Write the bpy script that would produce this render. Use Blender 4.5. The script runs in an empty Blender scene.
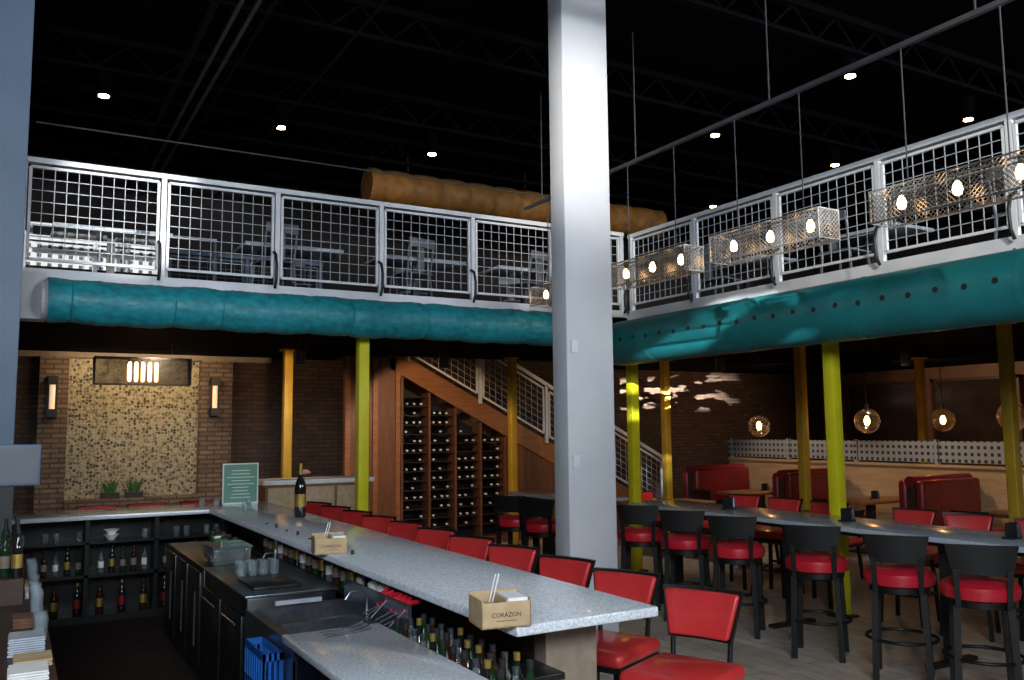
import bpy, bmesh, math, random
from mathutils import Vector, Matrix
random.seed(7)
S = bpy.context.scene
C = S.collection
PI = math.pi
ORD = ['first','second','third','fourth','fifth','sixth','seventh','eighth','ninth','tenth','eleventh','twelfth','thirteenth','fourteenth','fifteenth','sixteenth']
# ------------------------------------------------------------------ camera
H = 1.9
yaw, pit, rol = math.radians(30), math.radians(5.8), 0.010
F = 867.0
fw = Vector((math.sin(yaw)*math.cos(pit), math.cos(yaw)*math.cos(pit), math.sin(pit)))
rt = Vector((math.cos(yaw), -math.sin(yaw), 0)); up = rt.cross(fw)
rt2 = rt*math.cos(rol) - up*math.sin(rol); up2 = up*math.cos(rol) + rt*math.sin(rol)
cam = bpy.data.cameras.new('camera'); co = bpy.data.objects.new('camera', cam); C.objects.link(co)
M = Matrix((rt2, up2, -fw)).transposed().to_4x4(); M.translation = (0, 0, H)
co.matrix_world = M
cam.sensor_width = 36; cam.lens = F/1024*36; cam.clip_start = .05
S.camera = co
def at(u, v, ax, val):
    d = rt2*((u-512)/F) + up2*((340-v)/F) + fw
    o = Vector((0, 0, H)); t = (val-o[ax])/d[ax]
    return o + d*t
# ------------------------------------------------------------------ materials
def nodes(name):
    m = bpy.data.materials.new(name); m.use_nodes = True
    nt = m.node_tree; b = nt.nodes['Principled BSDF']; return m, nt, b
def pm(name, c1, c2=None, scale=6, rough=.5, metal=0, bump=0, coat=0, stretch=(1,1,1), detail=4, spec=None, ramp=(.35,.65)):
    m, nt, b = nodes(name)
    if c2 is None: c2 = tuple(x*.8 for x in c1)
    tc = nt.nodes.new('ShaderNodeTexCoord'); mp = nt.nodes.new('ShaderNodeMapping'); mp.inputs['Scale'].default_value = stretch
    nz = nt.nodes.new('ShaderNodeTexNoise'); nz.inputs['Scale'].default_value = scale; nz.inputs['Detail'].default_value = detail
    cr = nt.nodes.new('ShaderNodeValToRGB'); cr.color_ramp.elements[0].position = ramp[0]; cr.color_ramp.elements[1].position = ramp[1]
    cr.color_ramp.elements[0].color = (*c1, 1); cr.color_ramp.elements[1].color = (*c2, 1)
    L = nt.links.new
    L(tc.outputs['Object'], mp.inputs[0]); L(mp.outputs[0], nz.inputs['Vector']); L(nz.outputs['Fac'], cr.inputs[0]); L(cr.outputs[0], b.inputs['Base Color'])
    b.inputs['Roughness'].default_value = rough; b.inputs['Metallic'].default_value = metal; b.inputs['Coat Weight'].default_value = coat
    if spec is not None: b.inputs['Specular IOR Level'].default_value = spec
    if bump:
        bp = nt.nodes.new('ShaderNodeBump'); bp.inputs['Strength'].default_value = bump; bp.inputs['Distance'].default_value = .01
        L(nz.outputs['Fac'], bp.inputs['Height']); L(bp.outputs[0], b.inputs['Normal'])
    return m
def em(name, col, s):
    m, nt, b = nodes(name)
    b.inputs['Base Color'].default_value = (*col, 1); b.inputs['Emission Color'].default_value = (*col, 1); b.inputs['Emission Strength'].default_value = s
    return m
def glass(name, col, rough=.03, tr=.9):
    m, nt, b = nodes(name)
    b.inputs['Base Color'].default_value = (*col, 1); b.inputs['Roughness'].default_value = rough; b.inputs['Transmission Weight'].default_value = tr; b.inputs['IOR'].default_value = 1.3
    return m
def brickmat(name, c1, c2, mortar, bw=.22, bh=.07, mort=.012, rough=.85, floor=False, bump=.6):
    m, nt, b = nodes(name); L = nt.links.new
    tc = nt.nodes.new('ShaderNodeTexCoord'); sp = nt.nodes.new('ShaderNodeSeparateXYZ'); cb = nt.nodes.new('ShaderNodeCombineXYZ')
    L(tc.outputs['Object'], sp.inputs[0])
    if floor:
        L(sp.outputs[1], cb.inputs[0]); L(sp.outputs[0], cb.inputs[1])
    else:
        ad = nt.nodes.new('ShaderNodeMath'); ad.operation = 'ADD'; L(sp.outputs[0], ad.inputs[0]); L(sp.outputs[1], ad.inputs[1])
        L(ad.outputs[0], cb.inputs[0]); L(sp.outputs[2], cb.inputs[1])
    br = nt.nodes.new('ShaderNodeTexBrick'); br.inputs['Scale'].default_value = 1
    br.inputs['Brick Width'].default_value = bw; br.inputs['Row Height'].default_value = bh; br.inputs['Mortar Size'].default_value = mort
    br.inputs['Color1'].default_value = (*c1, 1); br.inputs['Color2'].default_value = (*c2, 1); br.inputs['Mortar'].default_value = (*mortar, 1)
    L(cb.outputs[0], br.inputs['Vector'])
    nz = nt.nodes.new('ShaderNodeTexNoise'); nz.inputs['Scale'].default_value = 5; L(tc.outputs['Object'], nz.inputs['Vector'])
    mx = nt.nodes.new('ShaderNodeMix'); mx.data_type = 'RGBA'; mx.blend_type = 'MULTIPLY'; mx.inputs[0].default_value = .6
    L(br.outputs['Color'], mx.inputs[6]); L(nz.outputs['Fac'], mx.inputs[7]); L(mx.outputs[2], b.inputs['Base Color'])
    bp = nt.nodes.new('ShaderNodeBump'); bp.inputs['Strength'].default_value = bump; bp.inputs['Distance'].default_value = .01; bp.invert = True
    L(br.outputs['Fac'], bp.inputs['Height']); L(bp.outputs[0], b.inputs['Normal'])
    b.inputs['Roughness'].default_value = rough
    return m
def mosaicmat():
    m, nt, b = nodes('pebble_mosaic'); L = nt.links.new
    tc = nt.nodes.new('ShaderNodeTexCoord')
    vo = nt.nodes.new('ShaderNodeTexVoronoi'); vo.inputs['Scale'].default_value = 23; vo.inputs['Randomness'].default_value = .75
    L(tc.outputs['Object'], vo.inputs['Vector'])
    sp = nt.nodes.new('ShaderNodeSeparateColor'); L(vo.outputs['Color'], sp.inputs[0])
    cr = nt.nodes.new('ShaderNodeValToRGB'); cr.color_ramp.interpolation = 'CONSTANT'; e = cr.color_ramp.elements
    e[0].position = 0; e[0].color = (.045, .050, .030, 1); e[1].position = .84; e[1].color = (.26, .22, .13, 1)
    x = e.new(.22); x.color = (.13, .13, .08, 1); x = e.new(.44); x.color = (.42, .37, .25, 1); x = e.new(.66); x.color = (.20, .18, .11, 1)
    L(sp.outputs[0], cr.inputs[0])
    c2 = nt.nodes.new('ShaderNodeValToRGB'); c2.color_ramp.elements[0].position = .42; c2.color_ramp.elements[0].color = (1,1,1,1); c2.color_ramp.elements[1].position = .56; c2.color_ramp.elements[1].color = (0,0,0,1)
    L(vo.outputs['Distance'], c2.inputs[0])
    mx = nt.nodes.new('ShaderNodeMix'); mx.data_type = 'RGBA'; mx.inputs[6].default_value = (.38, .33, .22, 1)
    L(c2.outputs[0], mx.inputs[0]); L(cr.outputs[0], mx.inputs[7]); L(mx.outputs[2], b.inputs['Base Color'])
    bp = nt.nodes.new('ShaderNodeBump'); bp.inputs['Strength'].default_value = .7; bp.inputs['Distance'].default_value = .02; L(c2.outputs[0], bp.inputs['Height']); L(bp.outputs[0], b.inputs['Normal'])
    b.inputs['Roughness'].default_value = .5
    return m
def dotmat(name, base, hole, sp=.12, r=.32):
    m, nt, b = nodes(name); L = nt.links.new
    tc = nt.nodes.new('ShaderNodeTexCoord'); s = nt.nodes.new('ShaderNodeSeparateXYZ'); L(tc.outputs['Object'], s.inputs[0])
    def mth(op, a, v=None):
        n = nt.nodes.new('ShaderNodeMath'); n.operation = op; L(a, n.inputs[0])
        if v is not None:
            if isinstance(v, (int, float)): n.inputs[1].default_value = v
            else: L(v, n.inputs[1])
        return n.outputs[0]
    def cell(o): return mth('ABSOLUTE', mth('SUBTRACT', mth('FRACT', mth('ADD', mth('DIVIDE', o, sp), 100.0)), .5))
    xy = mth('ADD', s.outputs[0], s.outputs[1])
    mxx = mth('LESS_THAN', mth('MAXIMUM', cell(xy), cell(s.outputs[2])), r)
    mx = nt.nodes.new('ShaderNodeMix'); mx.data_type = 'RGBA'; mx.inputs[6].default_value = (*base, 1); mx.inputs[7].default_value = (*hole, 1)
    L(mxx, mx.inputs[0]); L(mx.outputs[2], b.inputs['Base Color']); b.inputs['Roughness'].default_value = .5
    return m
K = {}
K['white'] = pm('white_painted_steel', (.70,.73,.77), (.60,.63,.68), 3, .42)
K['wire'] = pm('grey_wire', (.42,.45,.49), (.34,.37,.41), 3, .45)
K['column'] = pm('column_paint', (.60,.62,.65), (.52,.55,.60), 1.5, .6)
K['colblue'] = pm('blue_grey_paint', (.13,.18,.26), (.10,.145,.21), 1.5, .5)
K['upmetal'] = pm('dim_grey_metal', (.15,.17,.20), (.12,.135,.16), 3, .4)  # dimness of the upper floor put into the chairs' grey
K['teal'] = pm('teal_duct_paint', (.010,.20,.225), (.008,.16,.18), 4, .48, 0, .2, .08)
K['tealwrap'] = pm('teal_duct_wrap', (.014,.29,.345), (.008,.17,.215), 11, .5, 0, 1, .06, stretch=(1,1,1.6))
K['orange'] = pm('ochre_duct_wrap', (.24,.105,.016), (.14,.058,.009), 7, .65, 0, 1)
K['yellow'] = pm('yellow_green_post_paint', (.80,.74,.02), (.68,.62,.015), 3, .4)
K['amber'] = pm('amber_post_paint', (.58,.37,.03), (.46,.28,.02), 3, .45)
K['black'] = pm('black_matte', (.010,.010,.012), (.016,.016,.018), 8, .5)
K['blackw'] = pm('black_lacquered_wood', (.005,.0045,.005), (.008,.0075,.0075), 10, .45, coat=.05, spec=.35)
K['ceil'] = pm('black_ceiling_paint', (.0026,.0026,.0034), (.0045,.0045,.0056), 2, .95, spec=.02)
K['joist'] = pm('black_joist_paint', (.0042,.0042,.005), (.003,.003,.004), 2, .95, spec=.02)
K['pipe'] = pm('dark_conduit', (.010,.010,.012), (.007,.007,.009), 4, .8, spec=.08)
K['pipe2'] = pm('grey_conduit', (.07,.07,.08), (.05,.05,.06), 4, .5, .2)
K['red'] = pm('coral_red_vinyl', (.64,.036,.036), (.53,.027,.028), 3, .38, coat=.4)
K['redb'] = pm('crimson_vinyl', (.62,.016,.035), (.52,.012,.026), 3, .34, coat=.3)
K['redd'] = pm('maroon_vinyl', (.22,.008,.013), (.16,.006,.009), 3, .42, coat=.15)
K['granite'] = pm('speckled_granite', (.76,.80,.85), (.40,.44,.50), 80, .18, coat=.4, detail=8, ramp=(.40,.74))
K['granite2'] = pm('grey_table_laminate', (.46,.51,.58), (.38,.43,.49), 30, .2, coat=.25)
K['wood'] = pm('warm_wood', (.30,.13,.052), (.21,.09,.035), 5, .45, 0, .1, stretch=(.5,6,6))
K['woodd'] = pm('dark_wood', (.055,.026,.014), (.035,.016,.009), 5, .5, 0, .1, stretch=(6,6,.6))
K['wallbrown'] = pm('brown_plaster', (.15,.085,.05), (.09,.05,.03), 2, .6)
K['walldark'] = pm('dark_brown_upper_wall', (.022,.014,.010), (.012,.008,.006), 1.5, .8)  # upstairs shade put into the wall colour
K['woodr'] = pm('muted_brown_wood', (.165,.068,.032), (.11,.044,.02), 4, .5, 0, .1, stretch=(6,6,.5))
K['woodl'] = pm('pale_wood', (.54,.38,.23), (.44,.30,.17), 4, .5, 0, .1, stretch=(5,.6,5))
K['kraft'] = pm('brown_card', (.54,.39,.22), (.46,.32,.17), 12, .7)
K['paper'] = pm('white_paper', (.85,.85,.83), (.78,.78,.76), 12, .8)
K['cream'] = pm('beige_stone', (.26,.205,.155), (.20,.155,.115), 14, .5)
K['steel'] = pm('brushed_steel', (.26,.28,.31), (.18,.20,.23), 20, .3, .9, stretch=(1,8,1))
K['crate'] = pm('blue_plastic', (.015,.13,.48), (.01,.09,.36), 6, .4)
K['mat'] = pm('rubber_mat', (.024,.015,.012), (.036,.023,.018), 6, .7, spec=.25)
K['green'] = pm('leaf_green', (.06,.19,.04), (.03,.10,.018), 8, .5)
K['board'] = pm('pale_green_menu_board', (.16,.36,.26), (.13,.31,.22), 4, .6)
K['gdark'] = glass('dark_green_glass', (.015,.05,.02), .08, .3)
K['gbrown'] = glass('brown_glass', (.05,.018,.008), .08, .3)
K['gclear'] = glass('clear_glass', (.80,.88,.92), .03, .9)
K['gblack'] = pm('black_bottle_glass', (.008,.01,.01), (.012,.014,.014), 4, .08, coat=.5)
K['door'] = pm('black_cooler_door', (.005,.0055,.006), (.008,.009,.010), 4, .32)
K['gold'] = pm('gold_foil', (.55,.38,.10), (.45,.30,.07), 10, .35, .7)
K['pink'] = pm('coral_petals', (.8,.25,.18), (.85,.45,.35), 12, .6)
K['lamp'] = em('downlight_lens', (1,.66,.36), 22)
K['bulb'] = em('warm_bulb', (1,.58,.26), 14)
K['fil'] = em('orange_filament', (1,.48,.14), 45)
K['amberg'] = em('amber_sconce_glass', (1,.62,.4), .7)
K['silver'] = pm('smoky_chain', (.42,.40,.38), (.28,.27,.26), 20, .3, .85)
K['brick'] = brickmat('dark_red_brick', (.12,.066,.044), (.068,.038,.027), (.045,.036,.028))
K['brickl'] = brickmat('tan_brick', (.30,.20,.14), (.19,.12,.085), (.10,.08,.06))
K['floor'] = brickmat('grey_tan_planks', (.86,.76,.65), (.72,.62,.52), (.24,.19,.15), 1.3, .16, .004, .4, True, .2)
K['mosaic'] = mosaicmat()
K['perf'] = dotmat('perforated_white_panel', (.72,.74,.76), (.04,.04,.05), .11, .2)
K['perfb'] = dotmat('perforated_blue_grey_panel', (.33,.37,.44), (.02,.02,.03), .10, .24)
K['darkglass'] = pm('dark_window_glass', (.03,.022,.018), (.018,.013,.011), 2, .15)
# ------------------------------------------------------------------ mesh helpers
def accloc(o):
    v = Vector((0,0,0))
    while o is not None: v += o.location; o = o.parent
    return v
class MB:
    def __init__(s): s.v = []; s.f = []
    def add(s, vs, fs):
        n = len(s.v); s.v += [Vector(x) for x in vs]; s.f += [tuple(i+n for i in f) for f in fs]; return s
    def box(s, x0, x1, y0, y1, z0, z1):
        return s.add([(x0,y0,z0),(x1,y0,z0),(x1,y1,z0),(x0,y1,z0),(x0,y0,z1),(x1,y0,z1),(x1,y1,z1),(x0,y1,z1)],
                     [(0,3,2,1),(4,5,6,7),(0,1,5,4),(1,2,6,5),(2,3,7,6),(3,0,4,7)])
    def bar(s, p0, p1, w, h=None):
        h = w if h is None else h
        p0 = Vector(p0); p1 = Vector(p1); d = (p1-p0).normalized()
        ref = Vector((0,0,1)) if abs(d.z) < .95 else Vector((1,0,0))
        a = d.cross(ref).normalized(); b = a.cross(d).normalized()
        vs = []
        for p in (p0, p1):
            for sa, sb in ((-1,-1),(1,-1),(1,1),(-1,1)): vs.append(p + a*sa*w/2 + b*sb*h/2)
        return s.add(vs, [(0,1,2,3),(7,6,5,4),(0,4,5,1),(1,5,6,2),(2,6,7,3),(3,7,4,0)])
    def tube(s, pts, r, n=8):
        pts = [Vector(p) for p in pts]; rs = r if isinstance(r, (list, tuple)) else [r]*len(pts)
        vs = []; fs = []; pa = None
        for i, p in enumerate(pts):
            d = (pts[min(i+1, len(pts)-1)] - pts[max(i-1, 0)]).normalized()
            if pa is None:
                ref = Vector((0,0,1)) if abs(d.z) < .9 else Vector((1,0,0)); a = d.cross(ref).normalized()
            else: a = (pa - d*pa.dot(d)).normalized()
            pa = a; b = d.cross(a)
            for k in range(n):
                t = 2*PI*k/n; vs.append(p + (a*math.cos(t) + b*math.sin(t))*rs[i])
        m = len(pts)
        for i in range(m-1):
            for k in range(n):
                fs.append((i*n+k, i*n+(k+1)%n, (i+1)*n+(k+1)%n, (i+1)*n+k))
        fs.append(tuple(range(n))[::-1]); fs.append(tuple(range((m-1)*n, m*n)))
        return s.add(vs, fs)
    def lathe(s, prof, c=(0,0,0), n=16):
        return s.tube2([(Vector(c)+Vector((0,0,z)), r) for r, z in prof], n)
    def tube2(s, pr, n):
        vs = []; fs = []
        for p, r in pr:
            for k in range(n):
                t = 2*PI*k/n; vs.append(p + Vector((math.cos(t)*r, math.sin(t)*r, 0)))
        m = len(pr)
        for i in range(m-1):
            for k in range(n): fs.append((i*n+k, i*n+(k+1)%n, (i+1)*n+(k+1)%n, (i+1)*n+k))
        fs.append(tuple(range(n))[::-1]); fs.append(tuple(range((m-1)*n, m*n)))
        return s.add(vs, fs)
    def prismY(s, poly, y0, y1):
        n = len(poly); vs = [(x,y0,z) for x,z in poly] + [(x,y1,z) for x,z in poly]
        fs = [tuple(range(n)), tuple(range(n,2*n))[::-1]] + [(i,(i+1)%n+0,(i+1)%n+n,i+n)[::-1] for i in range(n)]
        return s.add(vs, fs)
    def build(s, name, mat, parent=None, bevel=0, seg=2, smooth=False):
        if parent is None:
            xs = [v.x for v in s.v]; ys = [v.y for v in s.v]; zs = [v.z for v in s.v]
            off = Vector(((min(xs)+max(xs))/2, (min(ys)+max(ys))/2, min(zs)))
        else: off = accloc(parent)
        me = bpy.data.meshes.new(name); me.from_pydata([v-off for v in s.v], [], s.f)
        bm = bmesh.new(); bm.from_mesh(me)
        bmesh.ops.recalc_face_normals(bm, faces=bm.faces)
        if bevel:
            ed = [e for e in bm.edges if len(e.link_faces) == 2 and e.calc_face_angle(0) > .5]
            bmesh.ops.bevel(bm, geom=ed, offset=bevel, segments=seg, affect='EDGES', profile=.5)
        bm.to_mesh(me); bm.free()
        if smooth or bevel:
            me.polygons.foreach_set('use_smooth', [True]*len(me.polygons))
            me.set_sharp_from_angle(angle=math.radians(45))
        me.materials.append(K[mat] if isinstance(mat, str) else mat)
        o = bpy.data.objects.new(name, me); C.objects.link(o)
        if parent is None: o.location = off
        else: o.parent = parent
        return o
def lab(o, label, cat, group=None):
    o['label'] = label; o['category'] = cat
    if group: o['group'] = group
    elif 'group' in o: del o['group']
    return o
def root(name, label, cat, loc=(0,0,0), group=None):
    o = bpy.data.objects.new(name, None); C.objects.link(o); o.location = loc; o.empty_display_size = .1
    return lab(o, label, cat, group)
def struct(o): o['kind'] = 'structure'; return o
KIDS = {}
def kids(o): return [c for c in bpy.data.objects if c.parent == o]
def dup(o, parent=None):
    c = o.copy(); C.objects.link(c); c.parent = parent
    if o.name not in KIDS: KIDS[o.name] = kids(o)
    for k in KIDS[o.name]: dup(k, c)
    return c
class Proto:
    def __init__(s, r): s.r = r; s.used = False
    def place(s, loc, rz, label, group=None):
        o = s.r
        if s.used: o = dup(s.r)
        s.used = True
        o.location = loc; o.rotation_euler = (0,0,rz)
        o['label'] = label
        if group: o['group'] = group
        return o
def text_mesh(txt, size, mat, parent, mat4, name='lettering'):
    cu = bpy.data.curves.new('t', 'FONT'); cu.body = txt; cu.size = size; cu.extrude = .0006; cu.align_x = 'CENTER'; cu.align_y = 'CENTER'
    o = bpy.data.objects.new('t', cu); C.objects.link(o); dg = bpy.context.evaluated_depsgraph_get()
    me = bpy.data.meshes.new_from_object(o.evaluated_get(dg)); bpy.data.objects.remove(o)
    me.transform(mat4); me.materials.clear(); me.materials.append(K[mat])
    t = bpy.data.objects.new(name, me); C.objects.link(t); t.parent = parent; return t
# ------------------------------------------------------------------ setting
GX0, GX1 = -3.0, 16.5
struct(MB().box(GX0, GX1, -4, 14.1, -.1, 0).build('floor', 'floor'))
struct(MB().box(.0, 2.12, -1, 9.78, 0, .012).build('floor_bar_mat', 'mat'))
struct(MB().box(GX0, GX1, -4, 14.1, 5.95, 6.05).build('ceiling', 'ceil'))
struct(MB().box(GX0, GX1, 14.1, 14.3, 0, 3.2).build('wall_back', 'brick'))
struct(MB().box(GX0, GX1, 14.1, 14.3, 3.2, 5.95).build('wall_back_upper', 'walldark'))
struct(MB().box(GX1, GX1+.2, -4, 14.3, 0, 3.2).build('wall_right', 'wallbrown'))
struct(MB().box(GX1, GX1+.2, -4, 14.3, 3.2, 5.95).build('wall_right_upper', 'walldark'))
struct(MB().box(GX0-.2, GX0, -4, 14.3, 0, 5.95).build('wall_left', 'brick'))
struct(MB().box(GX0, GX1, -4.2, -4, 0, 5.95).build('wall_front', 'brick'))
YL, XR = 9.25, 7.15
SO, DK = 3.06, 3.36
m = MB(); m.box(GX0, XR, YL, 12.85, SO, DK).box(GX0, 4.6, 12.85, 14.1, SO, DK).box(XR, GX1, -4, 12.85, SO, DK).box(9.6, GX1, 12.85, 14.1, SO, DK)
struct(m.build('floor_mezzanine', 'ceil'))
struct(MB().box(0.02, XR+.02, YL-.07, YL, 3.35, 3.44).build('trim_1', 'white'))
struct(MB().box(XR-.07, XR, -4, YL-.07, 3.31, 3.43).build('trim_2', 'white'))
struct(MB().box(-.6, .24, YL-.25, YL-.001, 2.94, 3.38).build('trim_3', 'column'))
struct(MB().box(GX0, 3.6, 13.97, 14.1, 2.98, SO).build('trim_4', 'cream'))
struct(MB().box(.70, 2.50, 14.03, 14.1, .3, SO-.09).build('wall_mosaic', 'mosaic'))
struct(MB().box(.33, .70, 13.9, 14.1, 0, 2.98).build('wall_pier_left', 'brickl'))
struct(MB().box(2.50, 2.98, 13.9, 14.1, 0, 2.98).build('wall_pier_right', 'brickl'))
struct(MB().box(.70, 2.50, 13.75, 14.03, 0, .95).build('wall_ledge', 'brickl'))
# columns
r = root('column', 'tall pale grey square column rising to the ceiling behind the red bar stools', 'column', (4.4,6.4,0))
MB().box(4.17, 4.67, 6.27, 6.50, 0, 5.95).build('shaft', 'column', r, bevel=.008)
for z in (2.55, 1.55): MB().box(4.21, 4.28, 6.255, 6.27, z, z+.11).build('outlet_plate', 'white', r)
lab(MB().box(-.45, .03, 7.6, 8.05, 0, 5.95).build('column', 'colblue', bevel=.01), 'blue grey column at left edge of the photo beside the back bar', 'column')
def post(x, y, mat, label, top=SO):
    r = root('support_post', label, 'post', (x, y, 0), 'painted steel posts under the mezzanine')
    w = .062
    MB().box(x-w, x+w, y-w, y+w, .02, top-.02).build('shaft', mat, r, bevel=.012)
    MB().box(x-.11, x+.11, y-.11, y+.11, 0, .02).build('base_plate', 'black', r)
    MB().box(x-.1, x+.1, y-.1, y+.1, top-.02, top).build('cap_plate', mat, r)
post(3.43, YL+.08, 'yellow', 'bright yellow-green post rising behind the granite bar and wine bottle')
post(7.27, YL+.1, 'yellow', 'bright yellow-green post just right of the tall pale column')
post(7.27, 6.05, 'yellow', 'nearest bright yellow-green post behind the communal high table')
post(3.43, 12.4, 'amber', 'amber post in front of the dark brick wall by the host cabinet')
post(7.15, 12.4, 'amber', 'amber post standing in front of the wine storage and staircase')
post(9.85, 11.75, 'amber', 'amber post beside the foot of the staircase')
post(9.85, 8.75, 'amber', 'amber post left of the middle red booth')
post(9.85, 5.75, 'amber', 'amber post near right edge of photo before the perforated partition')
post(13.8, 9.6, 'amber', 'thin amber post far behind the perforated partition')
# ------------------------------------------------------------------ ducts
SEAM = .45
r = root('air_duct', 'teal wrapped duct along the front mezzanine edge below left railing', 'duct', (3.5, YL-.22, 2.88))
pts = []; rs = []
x = .25
while x < 6.44:
    pts.append((x, YL-.21, 3.12 + .006*math.sin(x*5)))
    ph = (x % SEAM)/SEAM
    rs.append(.190 + .024*abs(math.sin(PI*ph))**.45 + random.uniform(-.004,.004)); x += .033
MB().tube(pts, rs, 32).build('duct_body', 'tealwrap', r, smooth=True)
MB().tube([(.20,YL-.2,3.12),(.26,YL-.2,3.12)], .19, 24).build('end_cap', 'column', r)
for k in range(13):
    xx = SEAM*(k+1)
    MB().tube([(xx-.010,YL-.21,3.12),(xx,YL-.21,3.12),(xx+.010,YL-.21,3.12)], [.192,.199,.192], 28).build('strap', 'teal', r, smooth=True)
r = root('air_duct', 'larger smooth teal duct with round air holes under the right mezzanine edge', 'duct', (6.82, 4, 2.7))
DZ, DR = 2.97, .285
MB().tube([(6.80, y, DZ) for y in (-3.9, 0, 2.5, 4.4, 6.3, 8.3, 8.95)] + [(6.80,9.12,DZ),(6.80,9.2,DZ)], [DR]*7+[.26,.19], 36).build('duct_body', 'teal', r, smooth=True)
for y in (2.2, 3.7, 5.2, 6.7, 8.2):
    MB().tube([(6.80,y-.03,DZ),(6.80,y,DZ),(6.80,y+.03,DZ)], [DR+.001,DR+.006,DR+.001], 36).build('seam_band', 'teal', r, smooth=True)
for k in range(26):
    y = 2.6 + k*.25
    n = Vector((-1, 0, .08 if k % 2 else .04)).normalized(); c = Vector((6.80, y, DZ)) + n*(DR-.004)
    MB().tube([c, c+n*.007], .026, 14).build('air_hole', 'black', r)
for y in (1, 4, 7): MB().bar((6.9,y,DZ+DR-.05),(7.1,y,3.33),.02).build('hanger_strap','teal',r)
r = root('air_duct', 'ochre brown quilted duct hung high above the upstairs seating', 'duct', (6, 11.5, 5.0))
pts = []; rs = []; x = 4.3
while x < 9.6: pts.append((x, 11.5, 5.38)); rs.append(.225+.03*abs(math.sin(PI*((x%.45)/.45)))**.6); x += .04
MB().tube(pts, rs, 24).build('duct_body', 'orange', r, smooth=True)
MB().tube([(4.27,11.5,5.38),(4.31,11.5,5.38)], .25, 24).build('end_ring', 'orange', r)
for x in (4.9, 6.9, 8.9): MB().bar((x,11.5,5.6),(x,11.5,5.95),.02).build('hanger', 'black', r)
# ------------------------------------------------------------------ railings
def railing(name, label, axis, fixed, divs, z0, h, out, braces=True, step=.105, mat='white', wm='wire'):
    P = (lambda s, z, d=0: (s, fixed+d, z)) if axis == 0 else (lambda s, z, d=0: (fixed+d, s, z))
    r = root(name, label, 'railing', P((divs[0]+divs[-1])/2, z0))
    def bar(m, s0, za, s1, zb, w, t, d=0):
        a, b = min(s0,s1), max(s0,s1)
        if axis == 0: m.box(a-(w/2 if za != zb else 0), b+(w/2 if za != zb else 0), fixed+d-t/2, fixed+d+t/2, min(za,zb)-(w/2 if za == zb else 0), max(za,zb)+(w/2 if za == zb else 0))
        else: m.box(fixed+d-t/2, fixed+d+t/2, a-(w/2 if za != zb else 0), b+(w/2 if za != zb else 0), min(za,zb)-(w/2 if za == zb else 0), max(za,zb)+(w/2 if za == zb else 0))
    m = MB(); bar(m, divs[0]-.03, z0+h, divs[-1]+.03, z0+h, .05, .07); m.build('top_rail', mat, r)
    for s in divs:
        m = MB(); bar(m, s, z0, s, z0+h-.025, .05, .05); m.build('railing_post', mat, r)
        if braces and s not in (divs[0],):
            q = [P(s-.04, z0+.36, out*.04), P(s-.04, z0+.32, out*.12), P(s-.04, z0+.2, out*.16), P(s-.04, z0+.04, out*.15), P(s-.04, z0-.04, out*.1)]
            MB().tube(q, .016, 8).build('brace', 'black', r, smooth=True)
    for a, b in zip(divs[:-1], divs[1:]):
        a += .05; b -= .05; za, zb = z0+.09, z0+h-.06
        m = MB(); bar(m, a, za, b, za, .026, .03); bar(m, a, zb, b, zb, .026, .03); bar(m, a, za, a, zb, .026, .03); bar(m, b, za, b, zb, .026, .03)
        fr = m.build('panel_frame', mat, r)
        m = MB(); n = max(1, round((b-a)/step))
        for i in range(1, n): bar(m, a+(b-a)*i/n, za, a+(b-a)*i/n, zb, .0068, .006)
        n = round((zb-za)/step)
        for i in range(1, n): bar(m, a, za+(zb-za)*i/n, b, za+(zb-za)*i/n, .0068, .006)
        m.build('wire_grid', wm, fr)
    return r
railing('mezzanine_railing', 'white wire grid railing above the wrapped teal duct, front run', 0, YL-.03, [.02,1.256,2.41,3.6,4.78,5.95,7.03], 3.44, 1.04, -1)
railing('mezzanine_railing', 'white wire grid railing above the large round-holed duct, right run', 1, XR-.03, [-1.2,.1,1.4,2.7,4.0,5.27,6.56,7.87,9.11], 3.43, 1.01, -1)
railing('upper_railing', 'dim white railing at the back of the upper floor by the stairs', 0, 12.75, [1.8,2.9,4.0], DK, 1.05, -1, False, .13, 'colblue','colblue')  # white railing in blue grey, its dimness put into the colour
r = root('low_screen', 'sunlit white perforated low screen behind leftmost mezzanine railing panel', 'screen', (.8, 11.4, DK))
for x in (.05,.8,1.6): MB().box(x-.025,x+.025,11.38,11.42,DK,4.24).build('leg','white',r)
for a,b in ((.08,.77),(.83,1.57)): MB().box(a,b,11.385,11.415,3.84,4.12).build('perforated_panel','perf',r)
MB().box(.02,1.63,11.36,11.44,4.14,4.20).build('top_rail','white',r)
r = root('shade_rail', 'pale horizontal bar over the low white screen upstairs', 'rail', (1.2, 11.9, DK))
MB().box(.1,2.3,11.88,11.92,4.42,4.46).build('rail','white',r)
for x in (.1,1.2,2.26): MB().box(x,x+.04,11.88,11.92,DK,4.42).build('leg','upmetal',r)
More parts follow.
